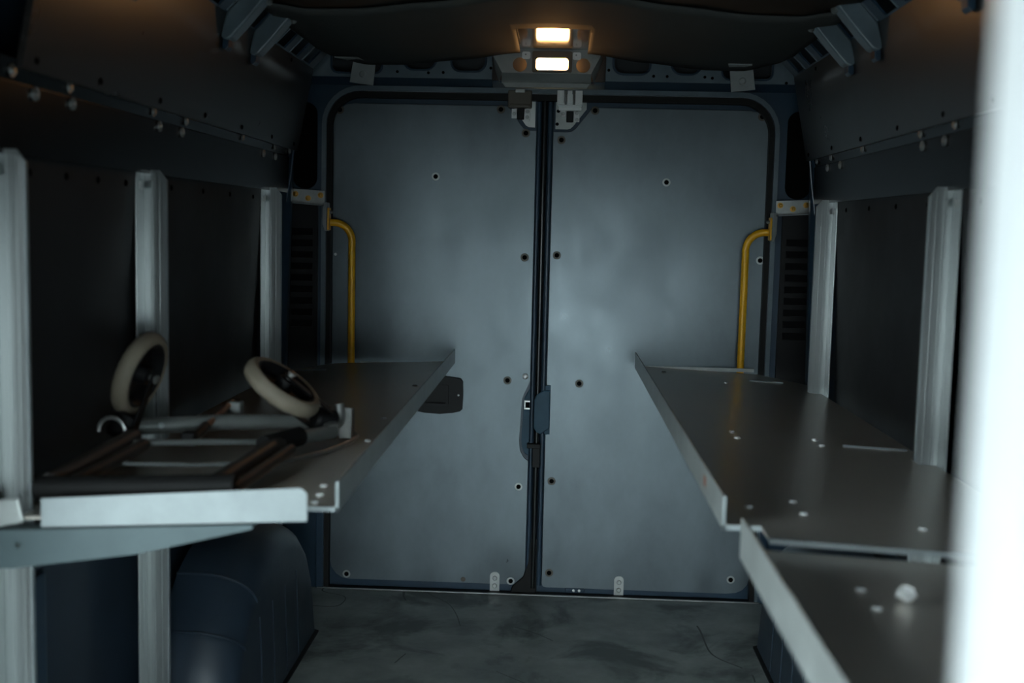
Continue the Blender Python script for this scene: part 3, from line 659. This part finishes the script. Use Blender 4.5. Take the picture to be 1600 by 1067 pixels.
# ================================================================== FOLDED FRAME WITH CASTORS
FR = thing('folded_walker', 'folded grey tube frame with two cream tyred castor wheels lying on the shelf', 'folding frame', (-.62, 2.1, .83))
def tb(n, pts, r, m, seg=12): return MB().tube(pts, r, seg).build(n, m, FR, smooth=True)
def castor(c, n, joint, R=.088):
    c, n, j = Vector(c), Vector(n).normalized(), Vector(joint)
    Wt = .017
    T = MB().ring([(R*.70, -Wt), (R*.86, -Wt*1.05), (R*.96, -Wt*.75), (R, -Wt*.25), (R, Wt*.25), (R*.96, Wt*.75), (R*.88, Wt*1.05), (R*.78, Wt)], c, n, 36).build('tyre', 'tyre', FR, smooth=True)
    Rm = MB().lathe([(R*.72, -Wt), (R*.775, Wt*.9), (R*.74, Wt*1.04), (R*.70, Wt*.9), (R*.62, -.006), (R*.24, -.004), (R*.20, .020), (R*.10, .022)], c, n, 28).build('wheel_rim', 'black', T, smooth=True)
    d = (j - c); d = d - n * d.dot(n); d.normalize(); s = n.cross(d)
    hub = j
    m = MB()
    for h in (.028, -.030):
        a = c + n * h - d * .012; e = hub + n * (h * .9 + (c - hub).dot(n) * 0)
        q = [a + s * .010, a - s * .010, e - s * .016, e + s * .016]
        m.hexa([p + n * .002 for p in q], [p - n * .002 for p in q])
    m.build('fork', 'black', FR, bevel=.0015)
    MB().lathe([(.006, -.036), (.006, .034), (.009, .034), (.009, .038), (.004, .040)], c, n, 10).build('axle', 'zinc', T)
    MB().lathe([(.020, -.026), (.026, -.020), (.026, .018), (.018, .026)], hub, (d + Vector((0, 0, .2))), 16).build('swivel_head', 'black', FR, smooth=True)
castor((-.775, 2.25, .990), (.94, -.10, -.31), (-.795, 2.205, .888))
castor((-.500, 2.31, .962), (.58, -.06, .80), (-.425, 2.375, .884))
tb('cross_tube', [(-.785, 2.255, .880), (-.62, 2.335, .882), (-.455, 2.42, .872)], .017, 'frame_tube')
tb('cross_rod', [(-.765, 2.12, .872), (-.62, 2.18, .868), (-.480, 2.24, .862)], .0065, 'frame_tube', 8)
tb('cross_rod', [(-.745, 2.03, .852), (-.60, 2.05, .850), (-.475, 2.09, .850)], .0045, 'frame_tube', 8)
tb('side_tube', [(-.790, 1.865, .852), (-.775, 2.00, .862), (-.755, 2.16, .878)], .017, 'frame_dark')
tb('side_tube', [(-.755, 1.865, .850), (-.742, 2.00, .858), (-.722, 2.13, .870)], .012, 'frame_dark')
tb('side_tube', [(-.510, 1.865, .856), (-.497, 2.00, .860), (-.480, 2.20, .866)], .017, 'frame_dark')
tb('side_tube', [(-.475, 1.865, .852), (-.462, 2.00, .856), (-.448, 2.17, .862)], .010, 'frame_dark')
tb('base_bar', [(-.815, 1.862, .842), (-.65, 1.860, .848), (-.470, 1.862, .856)], .022, 'rubber')
tb('joint_sleeve', [(-.500, 2.16, .868), (-.455, 2.27, .868)], .020, 'rubber')
tb('end_tube', [(-.462, 2.255, .866), (-.405, 2.36, .864)], .0155, 'frame_tube')
tb('swivel_collar', bend((-.415, 2.345, .872), (-.392, 2.39, .880), (-.40, 2.40, .915), .02, 6), .011, 'zinc')
tb('wire_loop', [(-.495, 2.125, .838), (-.44, 2.20, .838), (-.40, 2.275, .838), (-.372, 2.36, .840), (-.365, 2.43, .842), (-.385, 2.47, .845)], .0045, 'zinc', 8)
tb('brake_rod', [(-.655, 2.215, .868), (-.645, 2.32, .890), (-.635, 2.42, .912)], .0065, 'copper', 8)
tb('rod_sleeve', [(-.655, 2.212, .868), (-.650, 2.28, .882)], .0100, 'frame_dark', 10)
MB().box((-.672, 2.185, .855), (-.645, 2.215, .884)).build('rod_knob', 'black', FR, bevel=.004)
MB().box((-.640, 2.395, .868), (-.612, 2.425, .915)).build('rod_clamp', 'frame_tube', FR, bevel=.004)
m = MB(); m.box((-.405, 2.425, .836), (-.372, 2.430, .905)); m.box((-.376, 2.395, .836), (-.372, 2.430, .905)); m.build('side_bracket', 'zinc', FR, bevel=.002)
tb('ring', [(-.800 + .026 * math.cos(a), 2.165, .888 + .026 * math.sin(a)) for a in [math.pi * (k / 8) * 1.1 - .2 for k in range(9)]], .0045, 'zinc', 8)
MB().lathe([(.007, 0), (.007, .003), (.003, .005)], (-.735, 2.258, .884), (.3, -.9, .2), 10).build('tube_rivet', 'alu_bright', FR)

# ================================================================== NEAR JAMB
J = thing('door_jamb', 'wide white jamb of the open doorway next to the shorter shelf', 'jamb', (.26, .38, 0))
MB().prism(rrect(.2040, .340, .34, .42, .034, 8), [], XY, 0.0, 1.955).build('jamb_post', 'alu_jamb', J, smooth=True)
